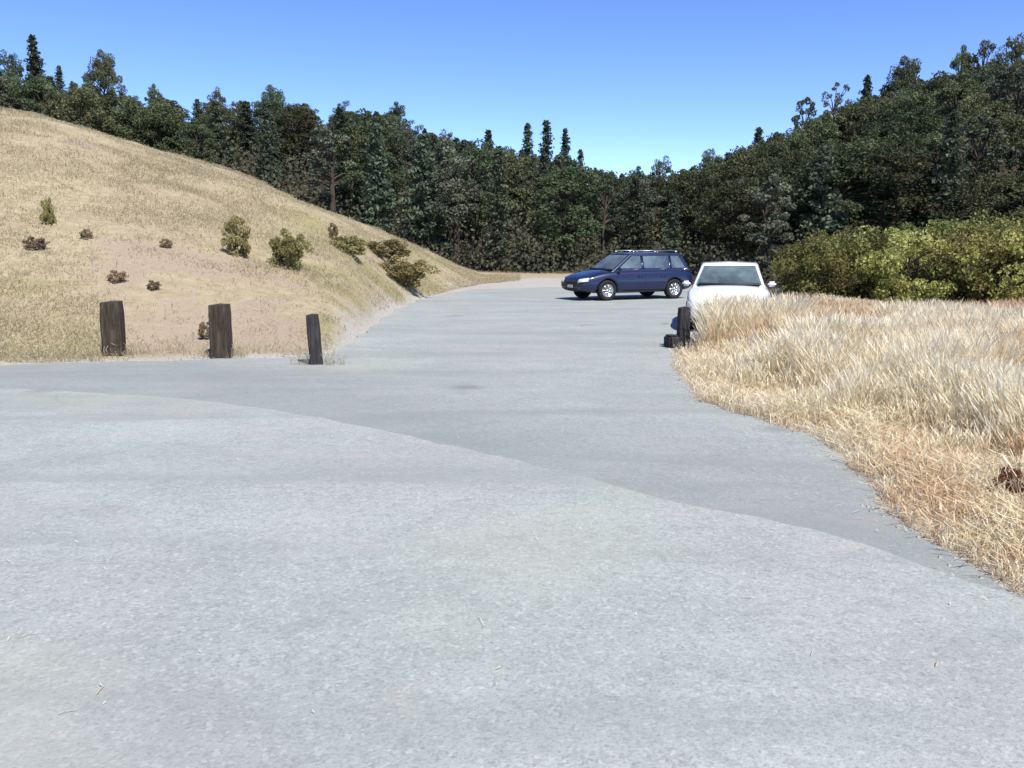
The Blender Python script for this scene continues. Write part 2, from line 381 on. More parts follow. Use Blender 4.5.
M['hillstraw'] = mat_grass('hill_straw', [(0.29, 0.24, 0.15), (0.38, 0.325, 0.205), (0.47, 0.41, 0.265), (0.55, 0.50, 0.34)], 0.5)
M['post'] = mat_post('weathered_brown_timber', (0.010, 0.008, 0.006), (0.046, 0.034, 0.024), (0.105, 0.085, 0.066))
M['post_dark'] = mat_post('tarred_timber', (0.012, 0.011, 0.011), (0.032, 0.03, 0.032), (0.065, 0.06, 0.062))
M['stone'] = mat_post('gravel_stone', (0.22, 0.21, 0.19), (0.34, 0.32, 0.29), (0.48, 0.46, 0.42))
M['blue_paint'] = mat_plain('dark_blue_paint', (0.0015, 0.007, 0.038), 0.45, 0.35, 0.0, 0.7)
M['white_paint'] = mat_plain('white_paint', (0.74, 0.76, 0.78), 0.35, 0.5, 0.0, 0.8)
def mat_glass():
    k = NT('tinted_glass'); k.t.nodes.remove(k.b)
    tr = k.n('ShaderNodeBsdfTransparent'); tr.inputs['Color'].default_value = (0.40, 0.50, 0.52, 1)
    gl = k.n('ShaderNodeBsdfGlossy'); gl.inputs['Roughness'].default_value = 0.03; fr = k.n('ShaderNodeFresnel'); fr.inputs['IOR'].default_value = 1.6
    mx = k.n('ShaderNodeMixShader'); k.l(k.math('ADD', fr.outputs[0], 0.10), mx.inputs[0]); k.l(tr.outputs[0], mx.inputs[1]); k.l(gl.outputs[0], mx.inputs[2]); df = k.n('ShaderNodeBsdfDiffuse'); df.inputs['Color'].default_value = (0.30, 0.38, 0.40, 1)   # pale diffuse film, standing in for sky reflection on the glass
    m2 = k.n('ShaderNodeMixShader'); k.l(k.ramp(k.noise(1.6, 3, 0.6, k.obj()), [(0.35, 0.10), (0.65, 0.36)]), m2.inputs[0]); k.l(mx.outputs[0], m2.inputs[1]); k.l(df.outputs[0], m2.inputs[2]); k.l(m2.outputs[0], k.out.inputs['Surface'])
    return k.m
M['glass'] = mat_glass()
M['seat'] = mat_plain('seat_cloth', (0.10, 0.10, 0.11), 0.9, 0.2)
M['tyre'] = mat_plain('tyre_rubber', (0.018, 0.018, 0.019), 0.85, 0.2)
M['rim'] = mat_plain('alloy', (0.55, 0.56, 0.57), 0.3, 0.5, 0.9)
M['trim'] = mat_plain('black_plastic', (0.02, 0.02, 0.022), 0.6, 0.3)
M['lamp'] = mat_plain('lamp_glass', (0.55, 0.58, 0.6), 0.08, 0.8)
M['red'] = mat_plain('red_lamp', (0.30, 0.012, 0.012), 0.15, 0.6)
M['plate'] = mat_plain('plate', (0.6, 0.6, 0.58), 0.5, 0.4)
M['chrome'] = mat_plain('chrome', (0.7, 0.7, 0.72), 0.12, 0.5, 1.0)

# ------------------------------------------------------------------ the land: one sheet out to the horizon
def build_ground():
    n = 460
    t = np.linspace(-1, 1, n); g = np.sinh(7 * t) / math.sinh(7) * 2500
    X, Y = np.meshgrid(g, g + 17.0); x = X.ravel(); y = Y.ravel(); z = terrain(x, y)
    V = np.stack([x, y, z], 1); i = np.arange(n * n).reshape(n, n)
    Q = np.stack([i[:-1, :-1], i[:-1, 1:], i[1:, 1:], i[1:, :-1]], -1).reshape(-1, 4)
    G = Geo(); G.add(V, Q); me = G.mesh('ground', True)
    u = np.clip(512 + F * x / np.maximum(y, 6), -420, 1300); d = poly_sdf(x, y, LOT)
    nn = vnoise(x, y, 2.2, 21) * 0.6 + vnoise(x, y, 0.7, 22) * 0.4
    s = (y - ip(FOOT, u)) / (ip(CREST, u) - ip(FOOT, u))
    A = {}
    A['hill'] = ((s > 0) & (u < 520)).astype(float)
    far = sstep(34, 38, y) * (1 - sstep(50, 56, y)) * (x > -3.5) * (x < 9) * (s < 0.15)
    A['gravel'] = np.clip(np.maximum((1 - sstep(0.05, np.where((x < 0) & (y > 14), 0.65, 0.5), d + 0.25 * nn)) * (0.75 + 0.25 * (x < 0)), far), 0, 1)
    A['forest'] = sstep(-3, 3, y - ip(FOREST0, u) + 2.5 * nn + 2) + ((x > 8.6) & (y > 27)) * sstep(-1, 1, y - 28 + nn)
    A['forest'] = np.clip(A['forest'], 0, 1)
    A['green'] = np.clip(sstep(0.0, 0.6, nn + 0.2) * (sstep(240, 330, u) * (1 - sstep(440, 480, u)) + (u < 95) * (s < 0.12)) * A['hill'] * 0.75, 0, 1)
    A['dirt'] = np.clip(sstep(0.0, 0.5, nn + 0.35) * (s < 0.22) * (s > -0.02) * sstep(90, 130, u) * (1 - sstep(290, 330, u)) + 0.35 * sstep(0.1, 0.5, nn) * (s > 0.1) * (u < 260) + 0.5 * sstep(0.1, 0.6, nn) * ((x > 2) & (y < 17)), 0, 1)
    for k_, v_ in A.items():
        at = me.attributes.new(k_, 'FLOAT', 'POINT'); at.data.foreach_set('value', v_.astype(np.float32))
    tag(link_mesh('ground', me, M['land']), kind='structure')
build_ground()

def sheet(name, poly, z, skirt, mat):
    bm = bmesh.new()
    vs_ = [bm.verts.new((p[0], p[1], z)) for p in poly]; lo = [bm.verts.new((p[0], p[1], z - skirt)) for p in poly]
    f = bm.faces.new(vs_)
    if f.normal.z < 0: f.normal_flip()
    n_ = len(vs_)
    for i in range(n_): bm.faces.new((vs_[i], lo[i], lo[(i + 1) % n_], vs_[(i + 1) % n_]))
    bm.normal_update(); bmesh.ops.recalc_face_normals(bm, faces=bm.faces)
    if f.normal.z < 0: bmesh.ops.reverse_faces(bm, faces=bm.faces)
    bmesh.ops.triangulate(bm, faces=[f])
    me = bpy.data.meshes.new(name); bm.to_mesh(me); bm.free()
    return tag(link_mesh(name, me, mat), kind='structure')
sheet('parking_lot', LOT, 0.0, 0.05, M['asphalt_old'])
sheet('road', ROAD, 0.016, 0.02, M['asphalt_new'])

# ------------------------------------------------------------------ plants: one of each kind, then copies
def conifer(name, seed, H, Rr, bare=0.12, sparse=1.0):
    rng = np.random.default_rng(seed); T = Geo(); C = Geo()
    bend = rng.normal(0, 0.12, 2)
    zz = np.linspace(-0.6, H * 0.97, 8); tr = [(bend[0] * (z / H) ** 2, bend[1] * (z / H) ** 2, z) for z in zz]
    T.tube(tr, 0.022 * H * (1 - np.clip(zz, 0, H) / H) ** 0.8 + 0.02, 8)
    nb = int(185 * sparse)
    for i in range(nb):
        f = bare + (1 - bare) * (i / nb) ** 0.9; L = Rr * (1 - f) ** 0.72 * rng.uniform(0.62, 1.12) + 0.12
        if rng.random() < 0.06: continue
        an = rng.uniform(0, 2 * math.pi); z = f * H; droop = rng.uniform(-0.15, 0.4) * (1 - f)
        k = max(3, int(L / 0.17)); tt = np.linspace(0.08, 1, k)
        P = np.stack([np.cos(an) * L * tt + bend[0] * f * f, np.sin(an) * L * tt + bend[1] * f * f, z - droop * L * tt ** 1.5 + 0.12 * L * tt ** 3], 1)
        if L > 0.9: T.tube([P[0], P[k // 2], P[-1]], [0.05 * L / 2 + 0.012, 0.02, 0.006], 4)
        P = np.repeat(P, 5, 0); P += rng.normal(0, 0.11 + 0.05 * L, P.shape) * np.array([1, 1, 0.55])
        C.leaves(P, 0.21, rng, 0.55, 1.7, a=np.clip(rng.normal(0.45, 0.2) + rng.normal(0, 0.15, len(P)), 0, 1))
    return name, T.mesh(name + '_trunk', True), C.mesh(name + '_crown')
def broadleaf(name, seed, H, Rr, clumps=42, low=0.22, flat=1.0, leaf=0.2, per=95, multi=1, fill=1.0):
    rng = np.random.default_rng(seed); T = Geo(); C = Geo()
    cz = H * (low + 1) / 2; hz = H * (1 - low) / 2
    for m in range(multi):
        a0 = rng.uniform(0, 6.28); off = 0.0 if multi == 1 else 0.22 * Rr
        base = np.array([math.cos(a0) * off * 0.3, math.sin(a0) * off * 0.3, -0.5]); top = np.array([math.cos(a0) * off, math.sin(a0) * off, H * 0.62])
        T.tube([base, base * 0.5 + top * 0.5 + rng.normal(0, 0.02 * H, 3), top], [0.03 * H / multi ** 0.5, 0.021 * H / multi ** 0.5, 0.008 * H], 8)
    for i in range(clumps):
        d = rng.normal(size=3); d /= np.linalg.norm(d); r = rng.uniform(0.25, 1.0) ** 0.45
        lob = 1 + 0.22 * math.sin(3 * math.atan2(d[1], d[0]) + seed) + 0.14 * math.sin(5 * d[2] + seed * 2)
        c = np.array([d[0] * Rr * r * lob, d[1] * Rr * r * lob, cz + d[2] * hz * r * flat]); cr = Rr * rng.uniform(0.16, 0.32)
        st = np.array([0, 0, max(0.1 * H, min(c[2] - 0.35 * np.hypot(c[0], c[1]), H * 0.6))])
        if rng.random() < 0.6: T.tube([st, (st + c) / 2 + np.array([0, 0, 0.03 * H]), c], [0.010 * H, 0.006 * H, 0.002 * H], 5)
        n = int(per * fill); q = rng.normal(size=(n, 3)); q /= np.linalg.norm(q, axis=1)[:, None]
        P = c + q * (cr * rng.uniform(0.35, 1.08, n) ** 0.6)[:, None] * np.array([1, 1, 0.72])
        P = P[P[:, 2] > 0.03]
        C.leaves(P, leaf, rng, 0.35, 1.5, a=np.clip(rng.normal(0.45, 0.2) + rng.normal(0, 0.17, len(P)), 0, 1))
    return name, T.mesh(name + '_trunk', True), C.mesh(name + '_crown')
def plant(proto, mats, loc, rz, scale, label, cat, group=None, parts=('trunk', 'crown'), name=None):
    r = thing(name or proto[0], label, cat, loc, rz, group); r.scale = scale
    for pn, me, m in zip(parts, proto[1:], mats):
        o = bpy.data.objects.new(pn, me); COL.objects.link(o); o.parent = r
        if not me.materials: me.materials.append(m)
    return r

CON = [conifer('conifer_tree', 11, 10, 1.9), conifer('conifer_tree', 12, 10, 1.5, 0.08), conifer('conifer_tree', 13, 10, 2.3, 0.18), conifer('conifer_tree', 14, 10, 1.25, 0.1, 0.8)]
BRD = [broadleaf('evergreen_tree', 21, 10, 2.9, 80, 0.10, 1.0, 0.17, 110), broadleaf('evergreen_tree', 22, 10, 2.5, 70, 0.15, 1.0, 0.17, 110), broadleaf('evergreen_tree', 23, 10, 3.3, 90, 0.12, 0.9, 0.17, 110)]
GUM = [broadleaf('gum_tree', 31, 10, 2.2, 46, 0.25, 1.0, 0.16, 85), broadleaf('gum_tree', 32, 10, 1.9, 40, 0.22, 1.0, 0.16, 85)]
THIN = broadleaf('thin_tree', 41, 10, 1.6, 15, 0.45, 1.0, 0.15, 42)
rnd = random.Random(5)
KIND = {'c': (CON, ('bark', 'conifer')), 'b': (BRD, ('bark', 'broad')), 'g': (GUM, ('bark', 'gum')), 't': ([THIN], ('pale_bark', 'gum'))}
NAME = {'c': 'conifer_tree', 'b': 'evergreen_tree', 'g': 'gum_tree', 't': 'gum_tree'}
n_tree = 0
def tree(kind, i, x, y, H, wide, label, group):
    global n_tree
    protos, mats = KIND[kind]; p = protos[i % len(protos)]
    s = H / 10
    plant(p, [M[m] for m in mats], (x, y, tz(x, y) - 0.1), rnd.uniform(0, 6.28), (s * wide, s * wide, s), label, 'tree', group, name=NAME[kind]); n_tree += 1

# trees that stand out on the skyline: (column, row of the top, distance factor of the ridge, kind, proto, width, label)
SKY = [
 (8, 52, 0.97, 'b', 0, 0.8, 'green rounded tree on the skyline beside the blue-green spire, hill crest below'),
 (31, 36, 0.98, 'c', 0, 1.35, 'tall pointed blue-green conifer, highest above the bare grass hill'),
 (58, 66, 0.96, 'c', 1, 0.9, 'short pointed conifer between the tall spire and the broad domed tree'),
 (101, 46, 0.97, 'b', 2, 0.85, 'broad domed green tree standing alone above the grass hill skyline'),
 (155, 83, 0.97, 'b', 1, 0.6, 'small dark round treetop on the skyline just past the broad domed tree'),
 (217, 89, 0.97, 'b', 0, 0.55, 'small rounded evergreen on the low skyline between two darker tops'),
 (271, 82, 0.97, 'b', 2, 0.75, 'wide flat-topped dark evergreen on the skyline above the mid hill slope'),
 (341, 98, 0.97, 'g', 0, 0.8, 'loose grey-green treetop rising just before the blocky dark treetop'),
 (396, 101, 0.97, 'b', 1, 0.75, 'blocky dark treetop where the wooded skyline steps down toward the saddle'),
 (447, 131, 0.97, 'b', 0, 0.6, 'low dark treetop just below the step in the wooded skyline'),
 (488, 130, 0.97, 'c', 1, 1.1, 'lone slim conifer spire before the cluster of three spires'),
 (527, 124, 0.97, 'c', 3, 1.25, 'first and lowest of three slim conifer spires above the saddle'),
 (547, 121, 0.97, 'c', 3, 1.3, 'tallest, middle one of three slim conifer spires above the saddle'),
 (566, 129, 0.98, 'c', 1, 1.0, 'last of three slim conifer spires, nearest the low saddle'),
 (581, 150, 0.98, 'c', 3, 0.9, 'small thin conifer on the slope running down into the saddle'),
 (640, 165, 0.97, 'b', 1, 0.7, 'rounded tree in the lowest dip of the wooded skyline'),
 (662, 158, 0.97, 'b', 0, 0.65, 'dark round tree starting the rise out of the saddle, over the blue car'),
 (712, 146, 0.97, 'b', 2, 0.6, 'dark bushy treetop above the white car where the skyline climbs'),
 (760, 128, 0.97, 'c', 0, 0.9, 'stout conifer on the climbing skyline before the detached dark crown'),
 (806, 94, 0.97, 'g', 1, 0.9, 'grey gum with a small detached dark crown on the climbing skyline'),
 (836, 72, 0.97, 't', 0, 1.0, 'pale thin see-through tree poking above the climbing skyline'),
 (865, 76, 0.97, 'c', 2, 0.75, 'dark pointed conifer between the see-through tree and the flat-topped one'),
 (906, 52, 0.97, 'b', 2, 0.75, 'wide flat-topped tree jutting from the skyline above the yellow-green thicket'),
 (962, 44, 0.97, 'b', 1, 0.6, 'rounded treetop between the flat-topped tree and the high gum'),
 (986, 34, 0.97, 'g', 0, 0.9, 'high grey-green gum near the upper end of the wooded skyline'),
 (1016, 36, 0.97, 'b', 0, 0.75, 'dark crown at the very end of the skyline, cut by the picture edge'),
]
for (u, v, fr, kd, pi_, wd, lab) in SKY:
    y = float(ip(FOREST0, u) + fr * (ip(FORESTR, u) - ip(FOREST0, u))); x = col_of(u) * y * (math.cos(PITCH) - tan_of(v) * math.sin(PITCH))
    H = CH + tan_of(v) * y - tz(x, y) + 0.1
    tree(kd, pi_, x, y, H, wd * 10.5 / H, lab, 'trees standing out on the wooded skyline')
# the wood below them
for row in range(9):
    fr = 0.02 + 0.90 * (row / 8) ** 0.9
    nrow = 27 if row < 7 else 36
    for i in range(nrow):
        u = -70 + (i + rnd.uniform(0.15, 0.85)) / nrow * 1165
        f2 = min(0.95, max(0.0, fr + rnd.uniform(-0.05, 0.05)))
        y = float(ip(FOREST0, u) + f2 * (ip(FORESTR, u) - ip(FOREST0, u))); x = col_of(u) * y * KF
        if u < 330 and f2 < 0.25: continue          # hidden behind the grass hill
        left = u < 640
        kd = rnd.choices('cbg', (5, 4, 2) if left else (3, 6, 2))[0]
        H = rnd.uniform(7.0, 11.0) * (1.0 if kd != 'g' else 1.12)
        zt = (tz(x, y) + H - CH) / y; lim = tan_of(float(ip(SKYLINE, u)) + 2)
        if zt > lim: H = max(4.5, H - (zt - lim) * y)
        if not left and y < 62: H *= 0.8
        nm = {'c': 'dark conifer', 'b': 'dark leafy evergreen', 'g': 'grey-green gum tree'}[kd]
        where = 'in the wood behind the bare grass hill, below its skyline' if left else 'in the wood above the yellow-green thicket, below its skyline'
        tree(kd, rnd.randrange(9), x, y, H, rnd.uniform(1.0, 1.4), f'{nm} {where}', 'trees of the wood beyond the grass hill' if left else 'trees of the wood above the thicket')
print('trees', n_tree)

# low undergrowth on the woodland floor
def undergrowth():
    rng = np.random.default_rng(77); G = Geo(); n = 7000
    u = rng.uniform(-70, 1100, n); f = rng.uniform(-0.03, 1, n) ** 1.0
    y = ip(FOREST0, u) + np.clip(f, -0.03, 1) * (ip(FORESTR, u) - ip(FOREST0, u)); x = (u - 512) / F * y * KF; z = terrain(x, y)
    h = rng.uniform(0.6, 1.6, n) * np.where(y > 70, 1.9, 1.0)
    for k in range(16):
        P = np.stack([x, y, z], 1) + rng.normal(0, 1, (n, 3)) * np.array([0.75, 0.75, 0]) + np.stack([0 * x, 0 * x, h * rng.uniform(0, 1, n)], 1)
        G.leaves(P, 0.0034 * y, rng, 0.35, 1.4)
    tag(link_mesh('undergrowth', G.mesh('undergrowth'), M['under']), 'dark low undergrowth covering the floor of the wood', 'undergrowth', kind='stuff')
undergrowth()

# ------------------------------------------------------------------ yellow-green thicket at the right
SHR = [broadleaf('shrub', 51 + i, 2.8, 1.75, 62, 0.0, 1.0, 0.085, 130, 3) for i in range(4)]
THK = 'shrubs of the yellow-green thicket'
shr = [ # u, y, height, width, label
 (800, 30.0, 2.35, 1.0, 'rounded yellow-green shrub at the thin end of the thicket beside the white car'),
 (842, 31.5, 2.7, 1.0, 'yellow-green shrub second along the thicket from the white car'),
 (893, 30.0, 2.6, 1.05, None), (945, 31.0, 2.95, 1.05, None),
 (992, 29.5, 2.85, 1.0, None), (1040, 30.0, 3.1, 1.1, 'tallest yellow-green shrub, cut off by the picture edge'),
 (865, 34.0, 2.8, 1.1, None), (920, 34.5, 3.2, 1.1, None), (968, 34.0, 3.25, 1.1, None), (1015, 34.5, 3.4, 1.1, None), (1090, 32, 3.2, 1.2, None), (815, 34.5, 2.6, 1.0, None)]
for i, (u, y, H, w, lab) in enumerate(shr):
    x = col_of(u + 12) * y; H *= 0.98; w *= 0.95
    plant(SHR[i % 4], [M['bark'], M['bush']], (x, y, tz(x, y) - 0.05), rnd.uniform(0, 6.28), (w * H / 2.8, w * H / 2.8, H / 2.8),
          lab or 'dense yellow-green shrub within the thicket behind the tall dry grass', 'shrub', THK, ('stem', 'foliage'), 'shrub')

# ------------------------------------------------------------------ scrub dotted over the grass hill
SCR = [broadleaf('scrub_bush', 61 + i, 1.0, 0.62, 52, 0.0, 1.0, 0.05, 90, 3) for i in range(3)]
TUF = broadleaf('weed_tuft', 71, 0.5, 0.36, 24, 0.0, 1.0, 0.04, 60, 3)
TUFR = broadleaf('weed_tuft', 72, 0.5, 0.36, 30, 0.0, 1.0, 0.03, 70, 5)
HILLG = 'bushes dotted over the grass hill'
hs = [ # u, v of the base, pixel height, pixel width, label, proto
 (49, 227, 23, 13, 'small narrow dark bush standing alone high on the bare slope', 0),
 (238, 257, 36, 26, 'ragged upright olive bush on the slope above the middle post', 1),
 (288, 270, 36, 36, 'rounded dark olive bush, biggest on the slope', 2),
 (347, 252, 14, 42, 'low green-olive bush under the hill crest, start of a spreading strip', 1),
 (383, 257, 15, 58, 'long low green bush spreading under the hill crest', 0),
 (400, 283, 23, 56, 'brown-olive bush low on the slope beside the paved edge', 2)]
for (u, v, ph, pw, lab, pi_) in hs:
    x, y, z = hit(u, v); H = ph * y / F; W = pw * y / F * 1.05
    plant(SCR[pi_], [M['bark'], M['scrub']], (x, y, z - (0.34 if ph < 24 else 0.14) * H), rnd.uniform(0, 6.28), (W / 1.35, W / 1.35, H * (1.4 if ph < 24 else 1.16)), lab, 'bush', HILLG, ('stem', 'foliage'), 'scrub_bush')
tf = [(87, 242, 10, 14, 'faint brown tuft on the slope right below the narrow dark bush'), (34, 250, 12, 26, 'low wide brown tuft below the narrow dark bush, near the picture edge'),
      (166, 248, 9, 15, 'small lone brown tuft on the open slope left of the ragged bush'), (116, 282, 12, 20, 'brown tuft on the slope straight above the first thick post'),
      (153, 293, 10, 14, 'dim low tuft on the slope between the two thick posts'), (333, 240, 16, 12, 'upright brown tuft at the end of the low green bushes'),
      (206, 341, 18, 16, 'brown weed tuft growing beside the middle post'), (1012, 505, 40, 46, 'reddish-brown dry weed clump in the straw beside the road, at the picture edge')]
for (u, v, ph, pw, lab) in tf:
    x, y, z = hit(u, v, 3.0); H = ph * y / F; W = pw * y / F
    plant(TUFR if 'reddish' in lab else TUF, [M['bark'], M['red_weed'] if 'reddish' in lab else M['weed']], (x, y, z - 0.02), rnd.uniform(0, 6.28), (W / 0.75, W / 0.75, H / 0.5), lab, 'weed tuft', 'weed tufts in the dry grass', ('stem', 'foliage'), 'weed_tuft')

# ------------------------------------------------------------------ dry grass: nobody could count it
def blades(x, y, h, w, lean, var, rng, head=0.0, z=None):
    n = len(x); z = terrain(x, y) if z is None else z; a = rng.uniform(0, 2 * math.pi, n)
    side = np.stack([np.cos(a), np.sin(a), 0 * a], 1) * (w * 0.5)[:, None]
    b = rng.uniform(0, 2 * math.pi, n); ln = np.stack([np.cos(b), np.sin(b), 0 * b], 1) * (h * lean * rng.uniform(0.2, 1.3, n))[:, None]
    up = np.stack([0 * h, 0 * h, h], 1); p0 = np.stack([x, y, z - 0.01], 1)
    p1 = p0 + up * 0.6 + ln * 0.35; p2 = p0 + up * (1 - 0.25 * lean) + ln
    hd = side * (0.9 + head * rng.uniform(0.5, 1.6, n))[:, None]
    tip = p2 + ln * 0.22 + up * 0.10
    V = np.stack([p0 - side, p0 + side, p1 - side * 0.7, p1 + side * 0.7, p2 - hd, p2 + hd, tip - side * 0.2, tip + side * 0.2], 1).reshape(-1, 3)
    k = np.arange(n)[:, None] * 8
    Q = np.concatenate([k + np.array([0, 1, 3, 2]), k + np.array([2, 3, 5, 4]), k + np.array([4, 5, 7, 6])], 1).reshape(-1, 4)
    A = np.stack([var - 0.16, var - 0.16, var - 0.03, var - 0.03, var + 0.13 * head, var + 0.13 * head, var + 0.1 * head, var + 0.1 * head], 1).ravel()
    return V, Q, np.clip(A, 0, 1)
def tall_grass():
    rng = np.random.default_rng(7); G = Geo()
    def field(n, ymin, ymax, fn):
        y = ymin + (ymax - ymin) * rng.uniform(0, 1, n) ** 1.15; u = rng.uniform(560, 1170, n); x = (u - 512) / F * y
        d = poly_sdf(x, y, LOT); k = (d > 0.05) & (x < 14)
        return fn(x[k], y[k], d[k], u[k])
    def tall(x, y, d, u):
        cl = vnoise(x, y, 1.1, 31) * 0.6 + vnoise(x, y, 0.35, 32) * 0.5
        dd = sstep(0.25, 1.9, d + 0.35 * cl); dd = np.where((y > 14.2) & (y < 17.5) & (u > 695), np.maximum(dd, sstep(0.05, 0.45, d)) * sstep(695, 712, u), np.where(u < 696, 0.0, dd)); keep = rng.uniform(0, 1, len(x)) < 0.10 + 0.9 * dd * np.clip(0.75 + cl, 0.1, 1)
        x, y, d, u, cl, dd = (q[keep] for q in (x, y, d, u, cl, dd))
        h = (0.13 + np.where(y > 12, 0.46, 0.52) * dd) * rng.uniform(0.6, 1.2, len(x)) * (1 + 0.2 * cl) * np.where(y < 9, 0.8, 1.0) * np.where((y > 14.2) & (y < 17.5) & (u < 800), 1.2, 1.0) * np.where(y > 17.6, 0.55, 1.0)
        red = sstep(0.0, 0.6, vnoise(x, y, 1.9, 33) * 0.8 + 0.4 * vnoise(x, y, 0.5, 34))
        var = np.clip(0.68 - 0.50 * red + 0.10 * cl + rng.normal(0, 0.13, len(x)), 0.02, 0.95)
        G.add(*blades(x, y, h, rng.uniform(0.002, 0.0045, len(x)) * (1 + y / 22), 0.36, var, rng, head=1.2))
    def low(x, y, d, u):
        cl = vnoise(x, y, 0.7, 41); keep = rng.uniform(0, 1, len(x)) < np.clip(0.30 + 0.7 * sstep(0.0, 0.5, d + 0.25 * cl), 0, 1)
        x, y, d, u, cl = (q[keep] for q in (x, y, d, u, cl))
        h = rng.uniform(0.05, 0.22, len(x)) * (1 + 0.4 * cl); rd = sstep(0.1, 0.6, vnoise(x, y, 1.3, 35) * 0.8 + 0.4 * vnoise(x, y, 0.4, 36)); var = np.clip(0.75 - 0.18 * rd + 0.14 * cl + rng.normal(0, 0.16, len(x)), 0.03, 1)
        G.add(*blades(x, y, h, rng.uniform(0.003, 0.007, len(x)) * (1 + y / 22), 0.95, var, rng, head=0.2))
    field(160000, 3.6, 11, tall); field(180000, 11, 19, tall); field(80000, 17.5, 33, tall); field(140000, 3.2, 14, low)
    tag(link_mesh('tall_dry_grass', G.mesh('tall_dry_grass'), M['straw']), 'tall straw-coloured dry grass with pale seed heads beside the paving', 'dry grass', kind='stuff')
tall_grass()
def hill_grass():
    rng = np.random.default_rng(8); G = Geo()
    n = 240000; u = rng.uniform(-120, 520, n); s = rng.uniform(0, 1.1, n) ** 1.1
    y = ip(FOOT, u) + s * (ip(CREST, u) - ip(FOOT, u)) - 0.7; x = (u - 512) / F * y
    d = poly_sdf(x, y, LOT); cl = vnoise(x, y, 1.6, 51) * 0.6 + vnoise(x, y, 0.5, 52) * 0.5
    bare = ((s < 0.2) & (u > 100) & (u < 320))
    k = (d > 0.12 + 0.25 * (u > 335) * rng.uniform(0, 1, n)) & (rng.uniform(0, 1, n) < np.clip(0.55 + 0.75 * cl, 0.05, 1) * np.where(bare, 0.25, 1))
    x, y, cl, u = x[k], y[k], cl[k], u[k]
    h = rng.uniform(0.035, 0.12, len(x)) * (1 + 0.5 * cl) * np.where(u > 430, 0.7, 1.0)
    var = np.clip(0.55 + 0.18 * vnoise(x, y, 3.5, 53) + 0.1 * cl + rng.normal(0, 0.15, len(x)), 0, 1)
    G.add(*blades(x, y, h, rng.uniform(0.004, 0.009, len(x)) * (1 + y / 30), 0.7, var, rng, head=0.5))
    for (pu, pv) in ((115, 357), (222, 357), (318, 364), (60, 362), (160, 358), (268, 357), (20, 363)):   # longer blades left standing round the posts and along the edge
        px, py = gp(pu, pv); m_ = 170; an = rng.uniform(0, 6.283, m_); rr = rng.uniform(0.13, 0.42, m_); x2 = px + rr * np.cos(an) * (1 if pu in (115, 222, 318) else 2.6); y2 = py + np.abs(rr * np.sin(an)) + (-0.16 if pu in (115, 222, 318) else 0.12)
        G.add(*blades(x2, y2, rng.uniform(0.06, 0.24, m_), rng.uniform(0.004, 0.008, m_), 0.5, np.clip(rng.normal(0.55, 0.2, m_), 0, 1), rng, head=0.6))
    tag(link_mesh('hill_grass', G.mesh('hill_grass'), M['hillstraw']), 'short sun-bleached dry grass covering the open hillside', 'dry grass', kind='stuff')
hill_grass()
def litter():
    rng = np.random.default_rng(19); G = Geo(); n = 60000
    y = rng.uniform(3.0, 20, n); u = rng.uniform(-40, 1100, n); x = (u - 512) / F * y; d = poly_sdf(x, y, LOT); dr = poly_sdf(x, y, ROAD)
    k = (d < 0.02) & (rng.uniform(0, 1, n) < 0.22 * np.exp(np.minimum(d, 0) / 0.22) + 0.006)
    x, y, dr = x[k], y[k], dr[k]; m = len(x)
    G.add(*blades(x, y, rng.uniform(0.010, 0.018, m), rng.uniform(0.003, 0.006, m), 4.0, np.clip(rng.normal(0.6, 0.2, m), 0, 1), rng, z=np.where(dr < 0.03, 0.034, 0.022) + np.zeros(m)))
    tag(link_mesh('straw_litter', G.mesh('straw_litter'), M['straw']), 'loose bits of dry straw blown onto the paving', 'straw litter', kind='stuff')
litter()
def gravel():
    rng = np.random.default_rng(9); G = Geo(); n = 30000
    y = rng.uniform(3.2, 30, n); u = rng.uniform(-40, 1100, n); x = (u - 512) / F * y; d = poly_sdf(x, y, LOT)
    k = (np.abs(d - 0.10) < 0.12 + 0.2 * np.abs(rng.normal(0, 1, n))) & (d > -0.12) & (rng.uniform(0, 1, n) < 0.7)
    x, y, d = x[k], y[k], d[k]; r = rng.uniform(0.003, 0.012, len(x)) * (1 + y / 40)
    z = np.where(d < 0, 0.0, terrain(x, y)); base = np.array([[-1, -1, -.3], [1, -1, -.3], [1, 1, -.3], [-1, 1, -.3], [-.6, -.6, .6], [.6, -.6, .6], [.6, .6, .6], [-.6, .6, .6]])
    m = len(x); V = base[None] * rng.uniform(0.7, 1.3, (m, 8, 3)) * r[:, None, None] + np.stack([x, y, z], 1)[:, None, :]
    kq = np.arange(m)[:, None, None] * 8; Q = (np.array([[4, 5, 6, 7], [0, 1, 5, 4], [1, 2, 6, 5], [2, 3, 7, 6], [3, 0, 4, 7]])[None] + kq).reshape(-1, 4)
    G.add(V.reshape(-1, 3), Q, np.repeat(rng.uniform(0, 1, m), 8))
    tag(link_mesh('gravel', G.mesh('gravel'), M['stone']), 'loose pale gravel along the broken edge of the paving', 'gravel', kind='stuff')
gravel()

